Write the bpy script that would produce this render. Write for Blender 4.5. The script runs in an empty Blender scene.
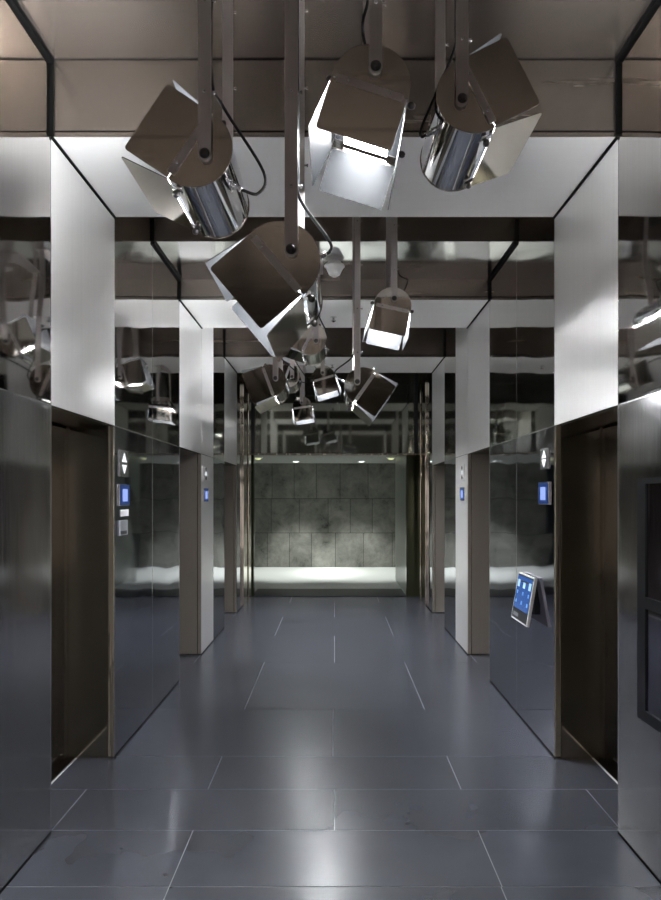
import bpy, bmesh, math, random
from mathutils import Vector, Matrix
random.seed(4)
R = math.radians
scene = bpy.context.scene
COL = scene.collection

# ---------------------------------------------------------------- camera
F_PX = 600.0                      # focal length in pixels (24 mm on a full frame)
EYE = 1.65
cd = bpy.data.cameras.new('camera'); cam = bpy.data.objects.new('camera', cd); COL.objects.link(cam)
cam.location = (0, 0, EYE); cam.rotation_euler = (R(90), 0, 0)
cd.sensor_fit = 'AUTO'; cd.sensor_width = 36.0; cd.lens = 36.0 * F_PX / 900.0
cd.shift_x = -4.0 / 900.0; cd.shift_y = 47.0 / 900.0
cd.clip_start = 0.05; cd.clip_end = 100
scene.camera = cam
# ---------------------------------------------------------------- world, exposure
w = bpy.data.worlds.new('world'); scene.world = w; w.use_nodes = True
w.node_tree.nodes['Background'].inputs[0].default_value = (0.75, 0.85, 1, 1)
w.node_tree.nodes['Background'].inputs[1].default_value = 0.05
vs = scene.view_settings
vs.view_transform = 'Standard'; vs.look = 'None'; vs.gamma = 1.0; vs.use_curve_mapping = False
vs.exposure = 2.3
cy = scene.cycles
cy.max_bounces = 14; cy.glossy_bounces = 10; cy.diffuse_bounces = 4; cy.sample_clamp_indirect = 6.0
cy.caustics_reflective = True; cy.blur_glossy = 0.25
cy.use_denoising = True
LENS_POWER = 55.0                 # emission of the floodlight lenses
SPOT_POWER = 80.0                # downlights of the stone hall
BACK_POWER = 12.0                # added fill light behind the camera

def area_light(name, loc, rot, sx, sy, power, color):
    l = bpy.data.lights.new(name, 'AREA'); l.shape = 'RECTANGLE'; l.size = sx; l.size_y = sy
    l.energy = power; l.color = color
    o = bpy.data.objects.new(name, l); COL.objects.link(o); o.location = loc; o.rotation_euler = rot
    return o
def spot_light(name, loc, rot, power, angle, blend, color):
    l = bpy.data.lights.new(name, 'SPOT'); l.energy = power; l.spot_size = R(angle); l.spot_blend = blend
    l.color = color; l.shadow_soft_size = 0.04
    o = bpy.data.objects.new(name, l); COL.objects.link(o); o.location = loc; o.rotation_euler = rot
    return o

# ---------------------------------------------------------------- main measures
YS = F_PX / 850.0
def Y(v): return v * YS
W = 1.39                          # half width of the corridor
HD = 2.10                         # door head
H1 = 3.418                        # portal soffit
HB = 3.60                         # lowered beam
HC = 3.80                         # ceiling
DEP = 0.30                        # door recess
YB = -5.0                         # wall behind the camera
YE = Y(14.05)                     # end of the lobby
YH = Y(20.0)                      # stone wall of the hall
PORT = [(Y(4.17), Y(5.37)), (Y(7.62), Y(8.88)), (Y(10.74), Y(12.10))]

# fill light added at the back wall; no real source stands there
area_light('added_fill_light', (0, YB + 0.05, 1.25), (R(-90), 0, 0), 2.5, 2.3, BACK_POWER, (0.86, 0.92, 1))
# downlights in the stone hall
for sx in (-0.86, 0.60):
    spot_light('hall_downlight_beam', (sx, Y(18.6), 2.40), (R(0), 0, 0), SPOT_POWER, 76, 0.6, (0.95, 1.0, 0.97))

# ---------------------------------------------------------------- materials
def new_mat(name):
    m = bpy.data.materials.new(name); m.use_nodes = True
    nt = m.node_tree; return m, nt, nt.nodes['Principled BSDF']
def simple(name, col, metallic=0.0, rough=0.4, emit=None, strength=0.0, spec=None):
    m, nt, p = new_mat(name)
    p.inputs['Base Color'].default_value = (*col, 1); p.inputs['Metallic'].default_value = metallic
    p.inputs['Roughness'].default_value = rough
    if spec is not None: p.inputs['Specular IOR Level'].default_value = spec
    if emit: p.inputs['Emission Color'].default_value = (*emit, 1); p.inputs['Emission Strength'].default_value = strength
    return m
def node(nt, t, **kw):
    n = nt.nodes.new(t)
    for k, v in kw.items():
        if k in n.inputs: n.inputs[k].default_value = v
        else: setattr(n, k, v)
    return n
def metal(name, col, rough, scale=(60, 60, 1.0), rvar=0.06, wave=0.0, wave_scale=1.3, fine=0.0, cvar=0.04, aniso=0.0, metallic=1.0):
    """brushed or polished sheet: stretched noise in the gloss, large soft waves in the sheet"""
    m, nt, p = new_mat(name); L = nt.links
    p.inputs['Metallic'].default_value = metallic
    tc = node(nt, 'ShaderNodeTexCoord')
    mp = node(nt, 'ShaderNodeMapping'); mp.inputs['Scale'].default_value = scale
    L.new(tc.outputs['Object'], mp.inputs['Vector'])
    n1 = node(nt, 'ShaderNodeTexNoise', Scale=3.0, Detail=4.0, Roughness=0.6); L.new(mp.outputs[0], n1.inputs['Vector'])
    mr = node(nt, 'ShaderNodeMapRange'); L.new(n1.outputs[0], mr.inputs[0])
    mr.inputs[1].default_value = 0.3; mr.inputs[2].default_value = 0.7
    mr.inputs[3].default_value = max(0.01, rough - rvar); mr.inputs[4].default_value = rough + rvar
    L.new(mr.outputs[0], p.inputs['Roughness'])
    cr = node(nt, 'ShaderNodeMapRange'); L.new(n1.outputs[0], cr.inputs[0])
    cr.inputs[1].default_value = 0.3; cr.inputs[2].default_value = 0.7
    cr.inputs[3].default_value = 1 - cvar; cr.inputs[4].default_value = 1 + cvar
    mx = node(nt, 'ShaderNodeVectorMath', operation='SCALE'); mx.inputs[0].default_value = col
    L.new(cr.outputs[0], mx.inputs['Scale']); L.new(mx.outputs[0], p.inputs['Base Color'])
    if aniso: p.inputs['Anisotropic'].default_value = aniso
    last = None
    if wave:
        n2 = node(nt, 'ShaderNodeTexNoise', Scale=wave_scale, Detail=1.0); L.new(tc.outputs['Object'], n2.inputs['Vector'])
        b = node(nt, 'ShaderNodeBump', Strength=1.0, Distance=wave); L.new(n2.outputs[0], b.inputs['Height']); last = b
    if fine:
        b2 = node(nt, 'ShaderNodeBump', Strength=1.0, Distance=fine); L.new(n1.outputs[0], b2.inputs['Height'])
        if last: L.new(last.outputs[0], b2.inputs['Normal'])
        last = b2
    if last: L.new(last.outputs[0], p.inputs['Normal'])
    return m

M = {}
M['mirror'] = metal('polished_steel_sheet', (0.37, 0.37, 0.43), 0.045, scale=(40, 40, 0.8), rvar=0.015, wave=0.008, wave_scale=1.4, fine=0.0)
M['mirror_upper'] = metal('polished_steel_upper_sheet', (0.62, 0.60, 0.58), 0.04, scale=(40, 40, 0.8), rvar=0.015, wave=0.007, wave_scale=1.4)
M['satin'] = metal('satin_steel', (0.80, 0.79, 0.775), 0.36, scale=(12, 12, 0.2), rvar=0.04, cvar=0.03, metallic=0.55)
M['soffit'] = metal('satin_steel_soffit', (0.93, 0.92, 0.91), 0.38, scale=(0.2, 6, 6), rvar=0.01, cvar=0.01, metallic=0.2)
M['taupe'] = metal('taupe_bronze_sheet', (0.26, 0.222, 0.193), 0.27, scale=(0.2, 4, 4), rvar=0.005, cvar=0.01, metallic=0.75)
M['beam'] = metal('polished_beam_sheet', (0.62, 0.61, 0.62), 0.12, scale=(0.5, 20, 20), rvar=0.03, wave=0.006, wave_scale=3)
M['bronze'] = metal('dark_bronze_sheet', (0.27, 0.235, 0.185), 0.08, scale=(10, 10, 0.2), rvar=0.01, wave=0.002, cvar=0.02, metallic=0.86)
M['bronze_trim'] = metal('bronze_edge_trim', (0.42, 0.36, 0.28), 0.25, scale=(10, 10, 0.2), cvar=0.02, metallic=0.7)
M['column'] = metal('golden_polished_column', (0.78, 0.71, 0.60), 0.10, scale=(40, 40, 0.6), wave=0.012, wave_scale=2.5)
M['door'] = metal('dark_steel_door', (0.30, 0.285, 0.27), 0.18, scale=(20, 20, 0.2), rvar=0.03)
M['jamb'] = metal('taupe_satin_jamb', (0.36, 0.32, 0.28), 0.34, scale=(6, 6, 0.2), rvar=0.01, cvar=0.01, metallic=0.5)
M['black'] = simple('black_shadow_gap', (0.005, 0.005, 0.005), 0, 0.8, spec=0.05)
M['black_metal'] = simple('black_painted_metal', (0.012, 0.012, 0.016), 0.0, 0.35)
M['rubber'] = simple('black_cable_rubber', (0.008, 0.008, 0.008), 0, 0.6, spec=0.2)
M['chrome'] = metal('polished_chrome', (0.74, 0.74, 0.75), 0.05, scale=(8, 8, 8), rvar=0.02, cvar=0.03)
M['plate'] = metal('mirror_polished_plate', (0.60, 0.56, 0.50), 0.06, scale=(3, 3, 3), rvar=0.01, cvar=0.01)
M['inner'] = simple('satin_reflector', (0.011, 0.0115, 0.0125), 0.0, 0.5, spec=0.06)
M['edge'] = simple('bright_cut_edge', (0.85, 0.85, 0.85), 1.0, 0.25)
M['mirror_soft'] = metal('brushed_steel_sheet', (0.60, 0.595, 0.59), 0.12, scale=(30, 30, 0.8), rvar=0.03, wave=0.006, wave_scale=1.4, metallic=1.0)
M['bar'] = metal('flat_steel_bar', (0.55, 0.51, 0.50), 0.32, scale=(30, 30, 1), rvar=0.03, cvar=0.02, metallic=0.6)
M['bolt'] = simple('dark_steel_bolt', (0.10, 0.09, 0.09), 1.0, 0.35)
M['screw'] = simple('bright_screw', (0.75, 0.75, 0.75), 1.0, 0.2)
M['lens'] = simple('lit_lens', (0.9, 0.9, 0.9), 0, 0.3, (0.94, 0.97, 1.0), LENS_POWER)
M['white'] = simple('white_plastic', (0.75, 0.75, 0.74), 0, 0.4)
M['hall_ceiling'] = simple('grey_plaster', (0.32, 0.33, 0.31), 0, 0.8)
M['hall_floor'] = simple('pale_stone_floor', (0.50, 0.51, 0.485), 0, 0.5)
M['transom'] = simple('dark_reflective_glass', (0.27, 0.28, 0.24), 0.85, 0.05)
M['olive'] = simple('olive_glass_post', (0.05, 0.055, 0.03), 0.6, 0.12)
M['green_wall'] = simple('pale_green_panel', (0.30, 0.33, 0.28), 0.0, 0.3)
M['screen_blue'] = simple('lit_blue_display', (0.02, 0.03, 0.08), 0, 0.2, (0.34, 0.46, 0.95), 0.2)
M['screen_navy'] = simple('navy_display_glass', (0.01, 0.02, 0.06), 0, 0.15, (0.03, 0.08, 0.32), 0.08)
M['icon'] = simple('lit_pale_icon', (0.2, 0.3, 0.4), 0, 0.3, (0.40, 0.66, 1.0), 0.14)
M['icon_dim'] = simple('lit_dim_icon', (0.05, 0.1, 0.2), 0, 0.3, (0.10, 0.28, 0.72), 0.16)
M['lamp_white'] = simple('lit_white_symbol', (0.8, 0.8, 0.8), 0, 0.3, (0.85, 0.92, 1.0), 0.2)
M['downlight'] = simple('lit_downlight', (0.9, 0.9, 0.9), 0, 0.3, (0.95, 1.0, 0.95), 1.5)
M['amber'] = simple('lit_amber_bulb', (0.9, 0.9, 0.6), 0, 0.3, (0.85, 0.9, 0.45), 0.15)
M['steel_frame'] = simple('bright_steel_frame', (0.75, 0.75, 0.76), 1.0, 0.25)
M['grey_box'] = simple('grey_plastic', (0.25, 0.26, 0.28), 0, 0.4)

def floor_stone():
    m, nt, p = new_mat('dark_blue_grey_stone'); L = nt.links
    tc = node(nt, 'ShaderNodeTexCoord')
    n1 = node(nt, 'ShaderNodeTexNoise', Scale=1.6, Detail=3.0, Roughness=0.5); L.new(tc.outputs['Object'], n1.inputs['Vector'])
    n2 = node(nt, 'ShaderNodeTexNoise', Scale=14.0, Detail=2.0, Roughness=0.5); L.new(tc.outputs['Object'], n2.inputs['Vector'])
    at = node(nt, 'ShaderNodeAttribute', attribute_name='tone')
    ad = node(nt, 'ShaderNodeMath', operation='MULTIPLY_ADD'); L.new(n2.outputs[0], ad.inputs[0]); ad.inputs[1].default_value = 0.08
    L.new(n1.outputs[0], ad.inputs[2])
    ad2 = node(nt, 'ShaderNodeMath', operation='MULTIPLY_ADD'); L.new(at.outputs['Fac'], ad2.inputs[0]); ad2.inputs[1].default_value = 0.25
    L.new(ad.outputs[0], ad2.inputs[2])
    cr = node(nt, 'ShaderNodeValToRGB'); L.new(ad2.outputs[0], cr.inputs[0])
    cr.color_ramp.elements[0].position = 0.25; cr.color_ramp.elements[0].color = (0.040, 0.042, 0.053, 1)
    cr.color_ramp.elements[1].position = 1.05; cr.color_ramp.elements[1].color = (0.074, 0.078, 0.097, 1)
    L.new(cr.outputs[0], p.inputs['Base Color'])
    rr = node(nt, 'ShaderNodeMapRange'); L.new(ad.outputs[0], rr.inputs[0])
    rr.inputs[1].default_value = 0.4; rr.inputs[2].default_value = 0.95; rr.inputs[3].default_value = 0.25; rr.inputs[4].default_value = 0.27
    L.new(rr.outputs[0], p.inputs['Roughness'])
    p.inputs['IOR'].default_value = 2.0
    return m
M['stone'] = floor_stone()
M['sill_line'] = simple('pale_sill_line', (0.55, 0.54, 0.52), 0, 0.5)
M['grout'] = simple('pale_grout', (0.22, 0.22, 0.235), 0, 0.6)

def marble():
    m, nt, p = new_mat('grey_green_marble'); L = nt.links
    tc = node(nt, 'ShaderNodeTexCoord')
    n1 = node(nt, 'ShaderNodeTexNoise', Scale=2.2, Detail=10.0, Roughness=0.72, Distortion=0.25); L.new(tc.outputs['Object'], n1.inputs['Vector'])
    cr = node(nt, 'ShaderNodeValToRGB'); L.new(n1.outputs[0], cr.inputs[0])
    e = cr.color_ramp.elements
    e[0].position = 0.30; e[0].color = (0.010, 0.011, 0.009, 1)
    e[1].position = 0.75; e[1].color = (0.34, 0.335, 0.30, 1)
    k = e.new(0.42); k.color = (0.15, 0.15, 0.132, 1)
    at = node(nt, 'ShaderNodeAttribute', attribute_name='tone')
    mr = node(nt, 'ShaderNodeMapRange'); L.new(at.outputs['Fac'], mr.inputs[0]); mr.inputs[3].default_value = 0.8; mr.inputs[4].default_value = 1.15
    sc = node(nt, 'ShaderNodeVectorMath', operation='SCALE'); L.new(cr.outputs[0], sc.inputs[0]); L.new(mr.outputs[0], sc.inputs['Scale'])
    L.new(sc.outputs[0], p.inputs['Base Color']); p.inputs['Roughness'].default_value = 0.45
    return m
M['marble'] = marble()
M['navy_tile'] = simple('dark_navy_tile', (0.022, 0.022, 0.035), 0, 0.4)
M['joint'] = simple('dark_joint', (0.015, 0.016, 0.014), 0, 0.7)

# ---------------------------------------------------------------- mesh helpers
class MB:
    def __init__(s): s.bm = bmesh.new(); s.mi = 0
    def faces(s, vs_, fs, smooth=False, T=None):
        v = [s.bm.verts.new(T @ Vector(p) if T else p) for p in vs_]
        for f in fs:
            fc = s.bm.faces.new([v[i] for i in f]); fc.material_index = s.mi; fc.smooth = smooth
        return s
    def box(s, a, b, T=None):
        x0, x1 = sorted((a[0], b[0])); y0, y1 = sorted((a[1], b[1])); z0, z1 = sorted((a[2], b[2]))
        return s.faces([(x0,y0,z0),(x1,y0,z0),(x1,y1,z0),(x0,y1,z0),(x0,y0,z1),(x1,y0,z1),(x1,y1,z1),(x0,y1,z1)],
            [(0,3,2,1),(4,5,6,7),(0,1,5,4),(1,2,6,5),(2,3,7,6),(3,0,4,7)], T=T)
    def prism(s, pts, h0, h1, T):
        """polygon pts (a,b) extruded from h0 to h1 along the third axis of T"""
        n = len(pts)
        vs_ = [(p[0], p[1], h0) for p in pts] + [(p[0], p[1], h1) for p in pts]
        fs = [tuple(reversed(range(n))), tuple(range(n, 2*n))] + [(i, (i+1) % n, n+(i+1) % n, n+i) for i in range(n)]
        return s.faces(vs_, fs, T=T)
    def cyl(s, c0, c1, r0, r1=None, n=20):
        r1 = r0 if r1 is None else r1
        return s.lathe([(0, r0, 0), (1, r1, 0)], c0, c1, n)
    def lathe(s, prof, c0, c1, n=24):
        """prof: (t along c0->c1, radius, extra offset metres)"""
        c0 = Vector(c0); c1 = Vector(c1); d = c1 - c0; ln = d.length; d.normalize()
        a = d.orthogonal().normalized(); b = d.cross(a)
        rings = []
        for t, r, e in prof:
            c = c0 + d * (t * ln + e)
            rings.append([s.bm.verts.new(c + a * (r * math.cos(2*math.pi*i/n)) + b * (r * math.sin(2*math.pi*i/n))) for i in range(n)])
        for k in range(len(rings) - 1):
            for i in range(n):
                f = s.bm.faces.new([rings[k][i], rings[k][(i+1) % n], rings[k+1][(i+1) % n], rings[k+1][i]]); f.smooth = True; f.material_index = s.mi
        for rg, rev in ((rings[0], True), (rings[-1], False)):
            f = s.bm.faces.new(list(reversed(rg)) if rev else rg); f.material_index = s.mi
        return s
    def tube(s, pts, r, n=8):
        pts = [Vector(p) for p in pts]; rings = []
        prev = None
        for i, p in enumerate(pts):
            d = (pts[min(i+1, len(pts)-1)] - pts[max(i-1, 0)]).normalized()
            a = d.orthogonal().normalized() if prev is None else (prev - d * prev.dot(d)).normalized()
            prev = a; b = d.cross(a)
            rings.append([s.bm.verts.new(p + a*(r*math.cos(2*math.pi*k/n)) + b*(r*math.sin(2*math.pi*k/n))) for k in range(n)])
        for k in range(len(rings)-1):
            for i in range(n):
                f = s.bm.faces.new([rings[k][i], rings[k][(i+1) % n], rings[k+1][(i+1) % n], rings[k+1][i]]); f.smooth = True
        s.bm.faces.new(list(reversed(rings[0]))); s.bm.faces.new(rings[-1])
        return s
    def build(s, name, mats, parent=None, bevel=0.0, origin=None):
        bmesh.ops.recalc_face_normals(s.bm, faces=s.bm.faces)
        if bevel:
            es = [e for e in s.bm.edges if len(e.link_faces) == 2 and e.calc_face_angle(0) > 0.6]
            bmesh.ops.bevel(s.bm, geom=es, offset=bevel, segments=2, profile=0.7, affect='EDGES')
        me = bpy.data.meshes.new(name); s.bm.to_mesh(me); s.bm.free()
        for m in (mats if isinstance(mats, (list, tuple)) else [mats]): me.materials.append(m)
        o = bpy.data.objects.new(name, me); COL.objects.link(o)
        if parent is not None: o.parent = parent
        if origin is not None:
            me.transform(Matrix.Translation(-Vector(origin))); o.location = origin
        return o
def empty(name, loc):
    o = bpy.data.objects.new(name, None); COL.objects.link(o); o.location = loc; o.empty_display_size = 0.1
    return o
def tag(o, label, cat, group=None):
    o['label'] = label; o['category'] = cat
    if group: o['group'] = group
    return o
def struct(o, label=None, cat='structure'):
    o['kind'] = 'structure'
    if label: o['label'] = label; o['category'] = cat
    return o
def catmull(pts, n=10):
    P = [Vector(p) for p in pts]; P = [P[0]*2-P[1]] + P + [P[-1]*2-P[-2]]; out = []
    for i in range(1, len(P)-2):
        for k in range(n):
            t = k / n; a, b, c, d = P[i-1:i+3]
            out.append(0.5*((2*b)+(c-a)*t+(2*a-5*b+4*c-d)*t*t+(3*b-a-3*c+d)*t**3))
    out.append(P[-2]); return out

# ================================================================= THE SETTING
# ---- floor: stone slabs in running bond, laid in rows
rows = [YB, Y(-4.6), Y(-2.8), Y(-1.0), Y(0.6), Y(1.8), Y(3.0), Y(3.6), Y(4.21), Y(4.80), Y(5.41), Y(6.61), Y(8.48), Y(10.10), Y(11.7), Y(13.3), YE + 0.02]
fb = MB()
fb.mi = 1; fb.box((-W-DEP-0.1, YB, -0.08), (W+DEP+0.1, YE+0.02, -0.0015)); fb.mi = 0
tones = []
for k in range(len(rows)-1):
    # rows 8 (4.21 m) on alternate between joints at 0 and at +-0.7
    xs = [-2.1, -0.70, 0.705, 2.1] if (k % 2 == 0) == (rows[k] < Y(5.42) and k in (8, 10) or k % 2 == 0) else [-1.42, 0.0, 1.42]
    if k == 7: xs = [-2.1, -0.70, 0.71, 2.1]
    if k == 8: xs = [-1.4, 0.0, 1.42]
    if k == 9: xs = [-2.1, -0.715, 0.715, 2.1]
    if k == 10: xs = [-1.4, -0.01, 1.42]
    if k == 11: xs = [-2.1, -0.70, 0.70, 2.1]
    if k == 12: xs = [-1.4, 0.0, 1.42]
    if k == 13: xs = [-2.1, -0.71, 0.70, 2.1]
    if k == 14: xs = [-1.4, 0.0, 1.42]
    if k == 15: xs = [-2.1, -0.7, 0.7, 2.1]
    lim = W + DEP + 0.1
    xs = [-lim] + [x for x in xs if -lim < x < lim] + [lim]
    for i in range(len(xs)-1):
        g = 0.0024
        fb.box((xs[i]+g, rows[k]+g, -0.01), (xs[i+1]-g, rows[k+1]-g, 0.0)); tones.append(random.random())
bmf = fb.bm; lay = bmf.verts.layers.float.new('tone'); bmf.verts.ensure_lookup_table()
for i, t in enumerate(tones):
    for j in range(8): bmf.verts[8 + i*8 + j][lay] = t
struct(fb.build('floor', [M['stone'], M['grout']]), 'dark blue grey stone slab floor of the lift lobby', 'floor')

# ---- ceiling
cb = MB(); cb.box((-W-0.4, YB, HC), (W+0.4, YE+0.3, HC+0.12))
ceil = struct(cb.build('ceiling', M['taupe']), 'high taupe metal ceiling between the portals', 'ceiling')
for k, (a, b) in enumerate(PORT):
    m = MB(); m.box((-W, a+0.004, H1+0.012), (W, b-0.004, HC)); m.build('beam_core', M['black'], ceil)
    # fascia sheets with a seam, towards the camera and away
    for yy0, yy1 in ((a, a+0.004), (b-0.004, b)):
        m = MB(); m.box((-W+0.012, yy0, H1+0.030), (W-0.012, yy1, HC-0.008)); m.build('fascia_sheet', M['taupe'], ceil)
        m = MB(); m.box((-W+0.012, yy0-0.002 if yy0 == a else yy0, H1), (W-0.012, yy1, H1+0.020)); m.build('fascia_edge', M['taupe'], ceil)
    m = MB(); m.box((-W+0.010, a, H1), (W-0.010, b, H1+0.012)); m.build('soffit_panel', M['soffit'], ceil, bevel=0.002)
# lowered beam before the second portal
m = MB(); m.box((-W, Y(6.49), HB+0.01), (W, PORT[1][0], HC)); m.build('beam_core', M['taupe'], ceil)
m = MB(); m.box((-W+0.012, Y(6.49)-0.002, HB), (W-0.012, PORT[1][0], HB+0.01)); m.build('soffit_panel', M['beam'], ceil, bevel=0.002)
# ceiling sheet seams (dark reveals)
for yy in (Y(-2.6), Y(-1.0), Y(0.5), Y(1.98), Y(3.04), Y(5.95), Y(9.8)):
    m = MB(); m.box((-W, yy-0.004, HC-0.002), (W, yy+0.004, HC+0.02)); m.build('ceiling_seam', M['black'], ceil)

# ---- side walls
def seams_y(a, b, cuts): return [a] + [c for c in cuts if a < c < b] + [b]
def side_wall(side, s):
    """s = -1 left, +1 right. Piers, headers, sheets on their faces"""
    body = MB()
    x0, x1 = s*(W+0.004), s*(W+DEP+0.12)
    edges = [YB] + [v for p in PORT for v in p] + [YE]
    for i in range(0, len(edges), 2):
        body.box((x0, edges[i], 0), (x1, edges[i+1], HC))
    for a, b in PORT:
        body.box((x0, a, HD), (x1, b, HC))
    wall = struct(body.build('wall_'+side, M['bronze']), 'polished steel clad wall along the %s side of the lobby' % side, 'wall')
    t = 0.004; g = 0.0025
    def sheet(name, mat, a, b, z0, z1):
        m = MB(); m.box((s*W, a+g, z0+g), (s*(W+t), b-g, z1-g)); return m.build(name, mat, wall, bevel=0.0012)
    piers = [(YB, PORT[0][0], [Y(-3.0), Y(-1.0), Y(1.0), Y(3.04)], 'mirror'), (PORT[0][1], PORT[1][0], [Y(6.49)], 'mirror'),
             (Y(9.76), PORT[2][0], [], 'mirror'), (PORT[2][1], Y(12.75), [], 'mirror'), (Y(13.75), YE, [], 'mirror')]
    for a, b, cuts, mt in piers:
        ys = seams_y(a, b, cuts)
        for i in range(len(ys)-1):
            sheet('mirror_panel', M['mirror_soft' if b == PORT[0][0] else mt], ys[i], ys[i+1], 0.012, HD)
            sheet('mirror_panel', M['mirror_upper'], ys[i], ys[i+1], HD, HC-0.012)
    for a, b in ((YB, PORT[0][0]), (PORT[0][1], PORT[1][0]), (PORT[1][1], PORT[2][0]), (PORT[2][1], Y(12.75))):
        m = MB(); m.box((s*(W-0.0006), a+0.003, HD-0.003), (s*(W+0.002), b-0.003, HD+0.003)); m.build('seam_strip', M['edge'], wall)
    for yy in (PORT[0][1]+0.004, Y(6.49), PORT[1][0]-0.004, PORT[0][0]-0.004):
        m = MB(); m.box((s*(W-0.0008), yy-0.003, 0.012), (s*(W+0.002), yy+0.003, HC-0.014)); m.build('seam_strip', M['edge'], wall)
    for a, b in PORT:
        sheet('satin_panel', M['satin'], a, b, HD, H1-0.006)
    sheet('satin_panel', M['satin'], PORT[1][1], Y(9.76), 0.012, HD)
    sheet('satin_panel', M['satin'], PORT[1][1], Y(9.76), HD, HC-0.012)
    # polished golden column sheet near the end wall
    m = MB(); m.box((s*(W-0.03), Y(12.75), 0.0), (s*(W+t), Y(13.25), HC)); m.build('corner_column', M['column'], wall, bevel=0.006)
    m = MB(); m.box((s*(W-0.045), Y(13.35), 0.0), (s*(W+t), Y(13.72), HC)); m.build('corner_column', M['column'], wall, bevel=0.01)
    # dark shadow gaps: at the ceiling, along the portals and up the fascias
    def gap(a, b, z0, z1, wd=0.016):
        m = MB(); m.box((s*(W-wd), a, z0), (s*(W+0.002), b, z1)); m.build('shadow_gap', M['black'], wall)
    prev = YB
    for a, b in PORT:
        gap(prev, a if a != PORT[1][0] else Y(6.49), HC-0.03, HC-0.0005)
        gap(a-0.014, a+0.0, H1, HC); gap(a, b, H1-0.012, H1-0.0005, 0.010)
        gap(b, b+0.012, H1, HC); prev = b
    gap(prev, YE, HC-0.03, HC-0.0005)
    gap(Y(6.49)-0.014, Y(6.49)-0.003, HB, HC); gap(Y(6.49), PORT[1][0]-0.015, HB-0.02, HB-0.0005)
    # jamb sheets and edge trims inside each opening
    for k, (a, b) in enumerate(PORT):
        jm = M['bronze'] if k == 0 else M['jamb']
        for (yy, d) in ((a, 1), (b, -1)):
            m = MB(); m.box((s*(W+0.045), yy, 0.014), (s*(W+DEP-0.012), yy+d*0.006, HD-0.004)); m.build('jamb_sheet', jm, wall, bevel=0.001)
            m = MB(); m.box((s*(W+0.004), yy, 0.014), (s*(W+0.036), yy+d*0.010, HD-0.004)); m.build('jamb_trim', M['bronze_trim'] if k == 0 else jm, wall, bevel=0.002)
        m = MB(); m.box((s*(W+0.02), a+0.012, HD-0.006), (s*(W+DEP-0.012), b-0.012, HD)); m.build('head_soffit', M['door'], wall)
    # dark kick line at the foot of the sheets
    for a, b in ((YB, PORT[0][0]), (PORT[0][1], PORT[1][0]), (PORT[1][1], PORT[2][0]), (PORT[2][1], YE)):
        m = MB(); m.box((s*(W-0.001), a, 0.0), (s*(W+0.004), b, 0.012)); m.build('kick_strip', M['black'], wall)
    return wall
wall_l = side_wall('left', -1); wall_r = side_wall('right', 1)

# ---- lift doors
n = 0
for s, sd in ((-1, 'left'), (1, 'right')):
    for k, (a, b) in enumerate(PORT):
        n += 1
        xf = s*(W+DEP); mid = (a+b)/2
        m = MB(); m.box((xf+s*0.03, a, 0.0), (xf+s*0.06, b, HD))
        d = struct(m.build('door_%d' % n, M['black']), '%s dark steel lift door on the %s wall' % (['nearest', 'middle', 'farthest'][k], sd), 'lift door')
        for u0, u1 in ((a+0.03, mid-0.002), (mid+0.002, b-0.03)):
            m = MB(); m.box((xf+s*0.004, u0, 0.012), (xf+s*0.028, u1, HD-0.02)); m.build('door_leaf', M['door'], d, bevel=0.002)
        for u0, u1 in ((a, a+0.028), (b-0.028, b)):
            m = MB(); m.box((xf-s*0.010, u0+0.0005, 0.012), (xf+s*0.028, u1-0.0005, HD-0.008)); m.build('door_frame', M['bronze'], d, bevel=0.002)
        m = MB(); m.box((xf-s*0.055, a+0.002, 0.0), (xf+s*0.028, b-0.002, 0.008)); m.build('sill', M['door'], d, bevel=0.001)
        m = MB(); m.box((xf-s*0.064, a+0.002, 0.0), (xf-s*0.056, b-0.002, 0.003)); m.build('sill_edge', M['sill_line'], d)

# ---- wall behind the camera
m = MB(); m.box((-W-0.5, YB-0.15, 0), (W+0.5, YB, HC+0.1))
struct(m.build('wall_back', M['taupe']), 'taupe metal wall closing the lobby behind the camera', 'wall')
# ---- end wall: reflective transom above the opening into the stone hall
HO = 2.345
m = MB(); m.box((-W, YE+0.05, HO), (W, YE+0.12, HC))
endw = struct(m.build('wall_end', M['black_metal']), 'dark reflective glass transom over the opening at the far end', 'wall')
xs = [-W+0.06, -0.62, 0.1, 0.82, W-0.06]
for i in range(4):
    m = MB(); m.box((xs[i]+0.002, YE+0.035, HO+0.03), (xs[i+1]-0.002, YE+0.05, HC-0.01)); m.build('transom_pane', M['transom'], endw)
m = MB(); m.box((-W, YE+0.01, HO), (W, YE+0.05, HO+0.025)); m.build('transom_rail', M['bronze_trim'], endw, bevel=0.003)
m = MB(); m.box((-W, YE, 0), (-W+0.055, YE+0.12, HO)); m.build('end_post', M['olive'], endw, bevel=0.004)
m = MB(); m.box((1.19, YE, 0), (W, YE+0.12, HO)); m.build('end_post', M['olive'], endw, bevel=0.004)
m = MB(); m.box((-W+0.01, YE+0.121, -0.05), (1.20, Y(15.3), 0.0)); m.build('floor_shade_strip', M['black_metal'], endw)  # black strip painting the shade where the hall floor's light fades out
m = MB(); m.box((-W, YE+0.02, 0), (W, YE+0.10, 0.012)); m.build('threshold', M['black_metal'], endw)
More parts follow.
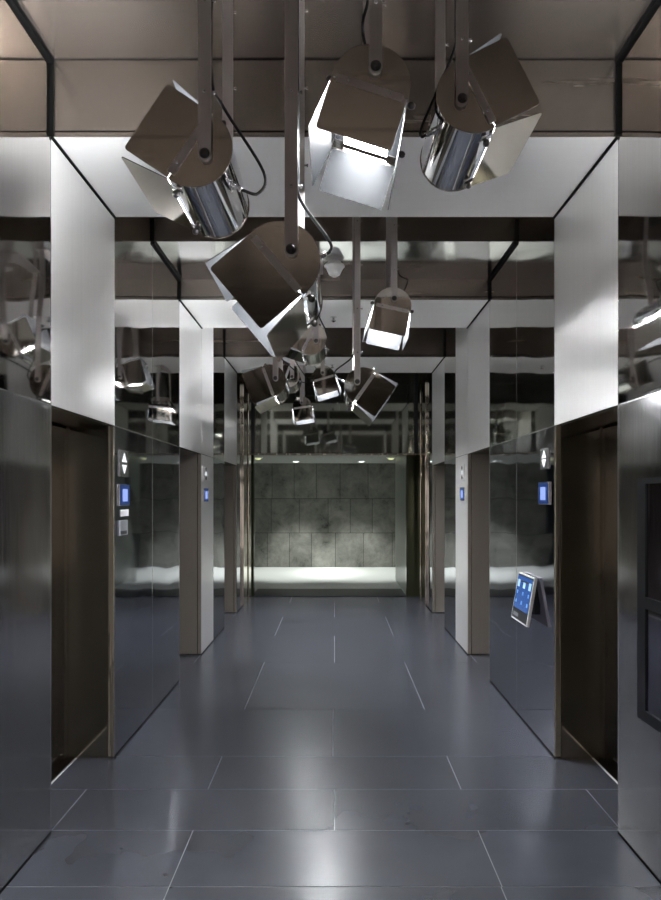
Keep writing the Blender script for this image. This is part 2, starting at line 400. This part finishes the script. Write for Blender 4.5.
# ---- the stone hall beyond
HH = 2.44
m = MB(); m.box((-4, YE+0.10, -0.08), (4, YH+0.1, -0.001))
struct(m.build('floor_hall', M['hall_floor']), 'pale lit stone floor of the hall beyond the lobby', 'floor')
m = MB(); m.box((-4, YE+0.12, HH), (4, YH+0.1, HH+0.1))
struct(m.build('ceiling_hall', M['hall_ceiling']), 'low grey ceiling of the hall beyond the lobby', 'ceiling')
mb = MB(); mb.mi = 1; mb.box((-4, YH+0.006, 0), (4, YH+0.15, HH)); mb.mi = 0
tn = []
zr = [0.0, 0.805, 1.61, HH]
for r in range(3):
    x = -4 + [0.0, 0.23, 0.11][r]; i = 0
    wds = [0.52, 0.56, 0.66, 0.68, 0.52]
    px = -4
    while px < 4:
        mb.mi = 2 if (px < -2.3 or px > 1.75) else 0
        nx = min(4, (x if i == 0 and x > -4 else px + wds[(i + 2*r) % 5]))
        mb.box((px+0.005, YH, zr[r]+0.005), (nx-0.005, YH+0.02, zr[r+1]-0.005)); tn.append(random.random()); px = nx; i += 1
lay = mb.bm.verts.layers.float.new('tone'); mb.bm.verts.ensure_lookup_table()
for i, t in enumerate(tn):
    for j in range(8): mb.bm.verts[8+i*8+j][lay] = t
struct(mb.build('wall_hall', [M['marble'], M['joint'], M['navy_tile']]), 'grey green marble slab wall at the back of the hall', 'wall')
for s, nm in ((-1, 'left'), (1, 'right')):
    m = MB(); m.box((s*4, YE, 0), (s*4.1, YH+0.1, HH)); struct(m.build('wall_hall_'+nm, M['hall_ceiling']), 'grey side wall of the far hall on the %s' % nm, 'wall')
    m = MB(); m.box((s*W, YE+0.12, 0), (s*4.1, YE+0.2, HH)); struct(m.build('wall_hall_front_'+nm, M['hall_ceiling']), 'grey front wall of the far hall on the %s' % nm, 'wall')
m = MB(); m.box((1.21, YE+0.12, 0), (1.27, Y(16.9), HH))
struct(m.build('partition_hall', M['green_wall']), 'pale green partition just inside the far hall on the right', 'wall')

# ================================================================= FLOODLIGHTS
LR = 0.13; LL = 0.395            # half chord and length of a floodlight
def at(px, py, yy):               # place a point of the picture at the distance yy
    return Vector(((px - 334.5) * yy / F_PX, yy, EYE + (497 - py) * yy / F_PX))
def rounded(u0, u1, v0, v1, r, n=5, only_outer=True):
    pts = [(u0, v0)]
    for (cu, cv, a0) in ((u1-r, v0+r, -90), (u1-r, v1-r, 0)):
        for i in range(n+1):
            a = R(a0 + 90*i/n); pts.append((cu + r*math.cos(a), cv + r*math.sin(a)))
    pts.append((u0, v1)); return pts
def lens_mat(k):
    if k == 1.0: return M['lens']
    nm = 'lit_lens_%d' % round(k*100)
    if nm not in M: M[nm] = simple(nm, (0.9, 0.9, 0.9), 0, 0.3, (0.94, 0.97, 1.0), LENS_POWER*k)
    return M[nm]
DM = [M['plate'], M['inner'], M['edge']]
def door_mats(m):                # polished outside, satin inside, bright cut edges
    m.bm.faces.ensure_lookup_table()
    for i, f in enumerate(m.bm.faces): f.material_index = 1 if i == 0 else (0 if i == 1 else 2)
def floodlight(px, py, yy, deg, top, label, side=0, loop=0.45, dim=1.0):
    p = at(px, py, yy) + Vector((0, 0.02, 0))   # the picture shows the bar in front of the plate
    root = empty('floodlight', (p.x, p.y + LL/2, top))
    tag(root, label, 'floodlight', 'steel floodlights hanging over the lift lobby')
    inv = Matrix.Translation(-root.location)
    d = Vector((math.cos(R(deg)), 0, math.sin(R(deg)))); v = Vector((-d.z, 0, d.x))
    c = p + d * (0.38 * LR)      # chord centre on the near plate
    # frame: columns u (facing), v, axis (away from the camera)
    def frame(o, u_, v_, w_):
        T = Matrix.Identity(4)
        for i in range(3): T[i][0], T[i][1], T[i][2], T[i][3] = u_[i], v_[i], w_[i], o[i]
        return inv @ T
    ax = Vector((0, 1, 0)); T = frame(c, d, v, ax)
    n = 28
    half = [(LR*math.cos(R(90 + 180*i/n)), LR*math.sin(R(90 + 180*i/n))) for i in range(n+1)]
    prof = [(0.012, LR)] + half + [(0.012, -LR)]
    # end plates
    for h0, h1 in ((0.0, 0.005), (LL-0.005, LL)):
        m = MB(); m.prism(prof, h0, h1, T); m.build('end_plate', M['plate'], root, bevel=0.0012)
    # drum: bent sheet closed along its back
    m = MB(); ro, ri = LR*0.975, LR*0.95
    k = len(half); outer = [(a*ro/LR, b*ro/LR) for a, b in half]; inner = [(a*ri/LR, b*ri/LR) for a, b in half]
    for pts, sm in ((outer, True), (inner, True)):
        m.faces([(a, b, 0.005) for a, b in pts] + [(a, b, LL-0.005) for a, b in pts], [(i, i+1, k+i+1, k+i) for i in range(k-1)], smooth=True, T=T)
    for e in (0, k-1):
        m.faces([(*outer[e], 0.005), (*inner[e], 0.005), (*inner[e], LL-0.005), (*outer[e], LL-0.005)], [(0, 1, 2, 3)], T=T)
    drum = m.build('drum', M['chrome'], root)
    # bezel in the mouth with the lit lens behind its opening
    m = MB(); a, b = LR*0.95, LR*0.66; e0, e1 = 0.006, 0.020
    for (v0, v1, h0, h1) in ((-a, -b, e0, LL-e0), (b, a, e0, LL-e0), (-b, b, e0, e1), (-b, b, LL-e1, LL-e0)):
        m.box((-0.012, v0, h0), (-0.004, v1, h1), T=T)
    m.build('bezel', M['chrome'], root)
    m = MB(); m.box((-0.020, -b+0.0005, e1+0.0005), (-0.0125, b-0.0005, LL-e1-0.0005), T=T); lens = m.build('lens', lens_mat(dim), root)
    lens['label'] = 'glowing white lens'
    # lamp tubes seen through the lens: bright ribs
    m = MB()
    for q in (-0.3, 0.3):
        m.cyl(T @ Vector((-0.010, q*LR, e1+0.01)), T @ Vector((-0.010, q*LR, LL-e1-0.01)), 0.008, n=12)
    m.build('lamp_tube', lens_mat(dim), root)
    # four barn doors
    fl = 0.66*2*LR
    for h, sg in ((0.0, -1), (LL, 1)):
        m = MB(); Tf = frame(c + ax*h, d, v, ax*sg)
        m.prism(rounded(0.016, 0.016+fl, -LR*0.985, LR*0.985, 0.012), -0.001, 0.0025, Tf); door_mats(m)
        f = m.build('barn_door', DM, root, bevel=0.0006)
        m = MB(); m.box((0.002, -LR*0.86, 0.0026), (0.026, LR*0.86, 0.0046), T=Tf); hg = m.build('hinge_strip', M['bar'], f)
        for q in (-0.55, 0.55):
            m = MB(); m.lathe([(0, 0.0045, 0), (0.6, 0.0045, 0), (1, 0.0025, 0)], Tf @ Vector((0.014, q*LR, 0.0046)), Tf @ Vector((0.014, q*LR, 0.0085)), 10); m.build('hinge_screw', M['screw'], f)
    for sg in (1, -1):
        fl_a = R(8); uu = d*math.cos(fl_a) + v*(sg*math.sin(fl_a)); nn = v*(sg*math.cos(fl_a)) - d*math.sin(fl_a)
        Tf = frame(c + v*(sg*LR*0.985) + d*0.016, uu, ax, nn)
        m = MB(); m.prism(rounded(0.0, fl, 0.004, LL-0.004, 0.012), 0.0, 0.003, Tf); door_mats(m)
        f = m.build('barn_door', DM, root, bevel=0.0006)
        for q in (0.14, 0.86):
            cc = c + v*(sg*LR*1.0) + ax*(q*LL) - d*0.010
            m = MB(); m.lathe([(0, 0.007, 0), (0.3, 0.012, 0), (0.7, 0.012, 0), (1, 0.006, 0)], inv @ cc, inv @ (cc + v*(sg*0.024)), 12)
            m.build('hinge_knob', M['bolt'], root)
            m = MB(); m.box((-0.022, q*LL-0.014, -0.004), (0.022, q*LL+0.014, -0.0005), T=frame(c + v*(sg*LR*1.0), d, ax, v*sg)); m.build('hinge_leaf', M['chrome'], root)
    # yoke: two flat bars from the ceiling, with bolts, studs and a mounting plate
    bw = 0.021
    for h, sg in ((-0.012, -1), (LL+0.012, 1)):
        o = p + ax*h; Tb = frame(o, Vector((1, 0, 0)), Vector((0, 0, 1)), ax*sg)
        L = top - p.z
        pts = [(bw*math.cos(R(180+180*i/12)), bw*math.sin(R(180+180*i/12))) for i in range(13)] + [(bw, L-0.006), (-bw, L-0.006)]
        m = MB(); m.prism(pts, -0.002, 0.004, Tb); bar = m.build('yoke_bar', M['bar'], root, bevel=0.0008)
        z = 0.20
        while z < L - 0.1:
            m = MB(); m.lathe([(0, 0.005, 0), (0.7, 0.005, 0), (1, 0.003, 0)], Tb @ Vector((0, z, 0.004)), Tb @ Vector((0, z, 0.011)), 10); m.build('stud', M['screw'], bar)
            m = MB(); m.lathe([(0, 0.004, 0), (0.6, 0.004, 0), (0.62, 0.006, 0), (1, 0.006, 0)], Tb @ Vector((bw, z, 0.001)), Tb @ Vector((bw+0.014, z, 0.001)), 8); m.build('cable_clip', M['screw'], bar)
            z += 0.30
        m = MB(); m.lathe([(0, 0.017, 0), (0.25, 0.017, 0), (0.26, 0.011, 0), (0.8, 0.011, 0), (1, 0.008, 0)], Tb @ Vector((0, 0, 0.004)), Tb @ Vector((0, 0, 0.018)), 16)
        m.build('pivot_bolt', M['bolt'], root)
        m = MB(); m.cyl(Tb @ Vector((0, 0, -0.002)), Tb @ Vector((0, 0, -0.012)), 0.02, n=16); m.build('pivot_washer', M['bar'], root)
    m = MB(); m.box((p.x-0.05, p.y-0.03, top-0.006), (p.x+0.05, p.y+LL+0.03, top), T=inv); m.build('ceiling_plate', M['bar'], root, bevel=0.001)
    # cable down the bar and into a gland in the back of the drum
    back = -d; sgn = side or (1 if back.x >= 0 else -1)
    q = (back + Vector((sgn*0.35, 0, -0.1))).normalized()
    gl = c + q*ro + ax*(LL*0.30)
    m = MB(); m.lathe([(0, 0.013, 0), (0.3, 0.013, 0), (0.32, 0.009, 0), (0.6, 0.009, 0), (0.62, 0.011, 0), (1, 0.008, 0)], inv @ (gl - q*0.002), inv @ (gl + q*0.036), 12)
    m.build('cable_gland', M['screw'], root)
    bx = p + ax*0.0
    path = [bx + Vector((sgn*0.018, -0.002, top - p.z - 0.01)), bx + Vector((sgn*0.019, -0.002, 0.55)), bx + Vector((sgn*0.020, 0.0, 0.26)),
            bx + Vector((sgn*(0.025+0.03*loop), 0.01, 0.17)), gl + q*(0.04+0.06*loop) + Vector((sgn*0.02*loop, -0.01, 0.03+0.06*loop)), gl + q*(0.045+0.055*loop) + Vector((0, 0, 0.02*loop)), gl + q*0.034]
    m = MB(); m.tube([inv @ t for t in catmull(path, 10)], 0.0052); m.build('cable', M['rubber'], root)
    return root
def dist(chord): return F_PX * 2 * LR / chord
floodlight(204.3, 152.6, dist(80), 146.3, HC, 'big steel floodlight at upper left, tipped up to the left over the bright wall panel', loop=1.0, dim=1.6)
floodlight(291.1, 248.6, dist(82), 220.3, HC, 'lowest of the four big near floodlights, its square flap tipped down to the left', loop=0.1)
floodlight(375.8, 65.0, dist(81.5), 252.4, HC, 'big steel floodlight at top centre with its glowing lens showing below the flap', -1, dim=0.6)
floodlight(462.6, 97.6, dist(77), 26.6, HC, 'big steel floodlight at upper right, its flaps raised to the right', loop=0.1, dim=0.45)
floodlight(394.4, 298.0, dist(38), 257.8, HC, 'small floodlight right of centre pointing straight down with a bright lower edge', dim=1.8)
floodlight(357.4, 381.4, dist(38), -35.0, HC, 'floodlight right of the middle cluster, its square flap tipped down to the right', dim=0.45)
floodlight(316.0, 340.7, dist(32.5), 154.0, HB, 'floodlight hanging just behind the big lowest lamp, turned up to the left', dim=0.5)
floodlight(275.3, 378.0, dist(33), 200.5, HB, 'leftmost floodlight of the middle cluster, square flap facing left', dim=0.35)
floodlight(292.0, 376.5, dist(24), 160.0, HC, 'small far floodlight half hidden behind the leftmost lamp of the middle cluster', dim=0.35)
floodlight(322.5, 372.5, dist(23), 286.3, HC, 'small far floodlight in the middle of the cluster, pointing down with bright rim', dim=1.8)
floodlight(301.5, 402.5, Y(11.4), 278.0, H1, 'smallest floodlight hanging lowest and farthest under the third portal', dim=1.6)

# ================================================================= SMALL FIXTURES
# ---- dome camera and sprinklers overhead
root = empty('dome_camera', (0.0, Y(7.05), HB)); tag(root, 'white dome security camera under the polished ceiling beam', 'security camera')
m = MB(); m.lathe([(0, 0.05, 0), (1, 0.072, 0)], (0, 0, 0), (0, 0, -0.03)); m.build('base', M['white'], root)
m = MB(); m.lathe([(0, 0.082, 0), (0.1, 0.085, 0), (0.2, 0.075, 0), (0.55, 0.058, 0), (0.85, 0.045, 0), (1, 0.022, 0)], (0, 0, -0.03), (0, 0, -0.12), 28); m.build('dome', M['white'], root)
def sprinkler(loc, label):
    root = empty('sprinkler', loc); tag(root, label, 'sprinkler', 'ceiling sprinklers')
    m = MB(); m.cyl((0, 0, 0), (0, 0, -0.006), 0.035, 0.030); m.build('rosette', M['white'], root)
    m = MB(); m.lathe([(0, 0.012, 0), (0.6, 0.010, 0), (0.62, 0.022, 0), (0.8, 0.022, 0), (1, 0.008, 0)], (0, 0, -0.006), (0, 0, -0.05), 12); m.build('head', M['screw'], root)
sprinkler((-0.01, Y(8.35), H1), 'small sprinkler set in the second bright ceiling band')
sprinkler((-0.03, Y(11.35), H1), 'small sprinkler under the farthest bright ceiling band')

# ---- display on a bracket on the right mirror wall
yc = Y(6.035); zc = 0.932; hw = Y(0.25); hh = 0.170
tilt = math.atan2(0.055, 0.323)
root = empty('wall_display', (W, yc, zc)); tag(root, 'tilted touch display with blue screen on the right mirror wall', 'display')
# local frame: a along depth (towards the camera), b up the face, n out of the face (to the left)
b_ = Vector((math.sin(tilt), 0, math.cos(tilt))); n_ = Vector((-math.cos(tilt), 0, math.sin(tilt))); a_ = Vector((0, -1, 0))
o_ = Vector((-0.056, 0, 0))
Td = Matrix.Identity(4)
for i in range(3): Td[i][0], Td[i][1], Td[i][2], Td[i][3] = a_[i], b_[i], n_[i], o_[i]
m = MB(); m.prism([(-hw, -hh), (hw, -hh), (hw, hh), (-hw, hh)], -0.022, 0.0, Td); m.build('frame', M['white'], root, bevel=0.004)
fi = 0.012
m = MB(); m.prism([(-hw+fi, -hh+fi), (hw-fi, -hh+fi), (hw-fi, hh-fi), (-hw+fi, hh-fi)], 0.0, 0.001, Td); m.build('front_glass', M['black_metal'], root)
m = MB(); m.prism([(-hw+0.02, -hh+0.085), (hw-0.02, -hh+0.085), (hw-0.02, hh-0.02), (-hw+0.02, hh-0.02)], 0.001, 0.002, Td)
sc_ = m.build('screen', simple('lit_screen', (0.01, 0.02, 0.05), 0, 0.2, (0.04, 0.14, 0.50), 0.13), root); sc_['label'] = 'blue lit screen'
for j in range(3):
    for k in range(3):
        u = -hw + 0.055 + j*(2*hw-0.11)/2; vv = hh - 0.075 - k*0.065
        m = MB(); e = (0.024, 0.026) if k == 0 else (0.014, 0.012)
        m.prism([(u-e[0], vv-e[1]), (u+e[0], vv-e[1]), (u+e[0], vv+e[1]), (u-e[0], vv+e[1])], 0.002, 0.0026, Td)
        m.build('icon', M['icon'] if k == 0 else M['icon_dim'], sc_)
m = MB(); m.prism([(-hw+0.04, -hh+0.03), (-hw+0.15, -hh+0.03), (-hw+0.15, -hh+0.055), (-hw+0.04, -hh+0.055)], 0.001, 0.0018, Td); m.build('badge', M['grey_box'], root)
m = MB(); m.box((-0.001, -0.09, -0.10), (-0.040, 0.09, 0.12)); m.build('bracket', M['black_metal'], root, bevel=0.003)

# ---- lift indicators
def lantern(s, y0, y1, z0, z1, label, lit):
    x = s*W; root = empty('hall_lantern', (x, (y0+y1)/2, (z0+z1)/2)); tag(root, label, 'lift indicator', 'lift direction lanterns')
    hy, hz = (y1-y0)/2, (z1-z0)/2
    m = MB(); m.box((0, -hy, -hz), (-s*0.008, hy, hz)); m.build('plate', M['steel_frame'] if lit else M['satin'], root, bevel=0.002)
    for sg in (1, -1):
        zc = sg*hz*0.42; r = min(hy, hz)*0.5
        if lit:
            pts = [(-r*1.1, zc - sg*r*0.7), (r*1.1, zc - sg*r*0.7), (0, zc + sg*r*0.8)]
            T = Matrix(((0, 0, -s, 0), (1, 0, 0, 0), (0, 1, 0, 0), (0, 0, 0, 1)))
            m = MB(); m.prism(pts, 0.008, 0.010, T); m.build('arrow', M['lamp_white'], root)
        else:
            m = MB(); m.cyl((-s*0.008, 0, sg*hz*0.6), (-s*0.012, 0, sg*hz*0.6), 0.02, n=16); m.build('lens', M['black_metal'], root)
    if not lit:
        m = MB(); m.box((-s*0.008, -hy*0.4, -hz*0.22), (-s*0.010, hy*0.4, hz*0.22)); m.build('digit_light', M['lamp_white'], root)
def call_panel(s, y0, y1, z0, z1, label):
    x = s*W; root = empty('call_panel', (x, (y0+y1)/2, (z0+z1)/2)); tag(root, label, 'call panel', 'lift call panels')
    hy, hz = (y1-y0)/2, (z1-z0)/2
    m = MB(); m.box((0, -hy, -hz), (-s*0.010, hy, hz)); m.build('plate', M['steel_frame'], root, bevel=0.002)
    m = MB(); m.box((-s*0.010, -hy*0.88, -hz*0.92), (-s*0.012, hy*0.88, hz*0.92)); m.build('dark_glass', M['screen_navy'], root)
    m = MB(); m.box((-s*0.012, -hy*0.48, -hz*0.6), (-s*0.0135, hy*0.48, hz*0.55)); m.build('screen', M['screen_blue'], root)
lantern(-1, Y(5.48), Y(5.70), 1.783, 1.958, 'lit arrow lantern above the call panel by the left near lift door', True)
call_panel(-1, Y(5.46), Y(5.73), 1.592, 1.735, 'call panel with blue screen by the left near lift door')
lantern(1, Y(5.50), Y(5.72), 1.835, 1.970, 'lit arrow lantern above the call panel by the right near lift door', True)
call_panel(1, Y(5.48), Y(5.76), 1.600, 1.750, 'call panel with blue screen by the right near lift door')
lantern(-1, Y(8.98), Y(9.30), 1.82, 1.98, 'indicator with two dark round lenses on the left satin jamb', False)
call_panel(-1, Y(9.0), Y(9.3), 1.60, 1.745, 'slim call panel with blue screen on the left satin jamb')
lantern(1, Y(9.05), Y(9.37), 1.83, 2.0, 'indicator with two dark round lenses on the right satin jamb', False)
call_panel(1, Y(9.05), Y(9.35), 1.61, 1.755, 'slim call panel with blue screen on the right satin jamb')
# notices under the left call panel
root = empty('notice_card', (-W, Y(5.62), 1.545)); tag(root, 'small white notice card under the left near call panel', 'sign')
m = MB(); m.box((0, -Y(0.1), -0.022), (0.005, Y(0.1), 0.022)); m.build('card', M['white'], root)
root = empty('card_reader', (-W, Y(5.55), 1.45)); tag(root, 'grey card reader below the notice card on the left wall', 'card reader')
m = MB(); m.box((0, -Y(0.11), -0.05), (0.014, Y(0.11), 0.05)); m.build('case', M['grey_box'], root, bevel=0.004)
m = MB(); m.box((0.014, -Y(0.08), -0.042), (0.0155, Y(0.08), -0.02)); m.build('slot', M['black_metal'], root)

# ---- black framed board on the near right wall
root = empty('framed_board', (W, Y(3.35), 0.65)); tag(root, 'black framed two pane wall board at the right edge', 'board')
y0, y1, z0, z1 = Y(2.7)-Y(3.35), Y(3.87)-Y(3.35), 0.0, 1.085; fw = 0.05; fy = Y(0.10)
m = MB()
m.box((0, y1-fy, z0), (-0.012, y1, z1)); m.box((0, y0, z0), (-0.012, y0+fy, z1))
m.box((0, y0+fy, z0), (-0.012, y1-fy, z0+fw)); m.box((0, y0+fy, z1-fw*0.5), (-0.012, y1-fy, z1)); m.box((0, y0+fy, 0.505), (-0.012, y1-fy, 0.505+fw))
m.build('frame', M['black_metal'], root)
for a, b in ((z0+fw, 0.505), (0.505+fw, z1-fw*0.5)):
    m = MB(); m.box((-0.001, y0+fy, a), (-0.005, y1-fy, b)); m.build('pane', M['mirror'], root)

# ---- hall ceiling fittings
for sx, lb in ((-0.86, 'round recessed downlight in the hall ceiling, left of centre'), (0.60, 'round recessed downlight in the hall ceiling, right of centre')):
    root = empty('downlight', (sx, Y(18.9), HH)); tag(root, lb, 'downlight', 'hall downlights')
    m = MB(); m.cyl((0, 0, 0), (0, 0, -0.008), 0.09, 0.085); m.build('trim_ring', M['white'], root)
    m = MB(); m.cyl((0, 0, -0.008), (0, 0, -0.010), 0.06); m.build('lens', M['downlight'], root)
for sx, lb in ((-1.52, 'small amber ceiling spot in the far hall at left'), (1.12, 'small amber ceiling spot in the far hall at right')):
    root = empty('ceiling_spot', (sx, Y(16.9), HH)); tag(root, lb, 'spot light', 'amber hall spots')
    m = MB(); m.cyl((0, 0, 0), (0, 0, -0.02), 0.10, 0.085); m.build('housing', M['white'], root)
    m = MB(); m.lathe([(0, 0.07, 0), (0.6, 0.055, 0), (1, 0.02, 0)], (0, 0, -0.02), (0, 0, -0.055), 16); m.build('bulb', M['amber'], root)
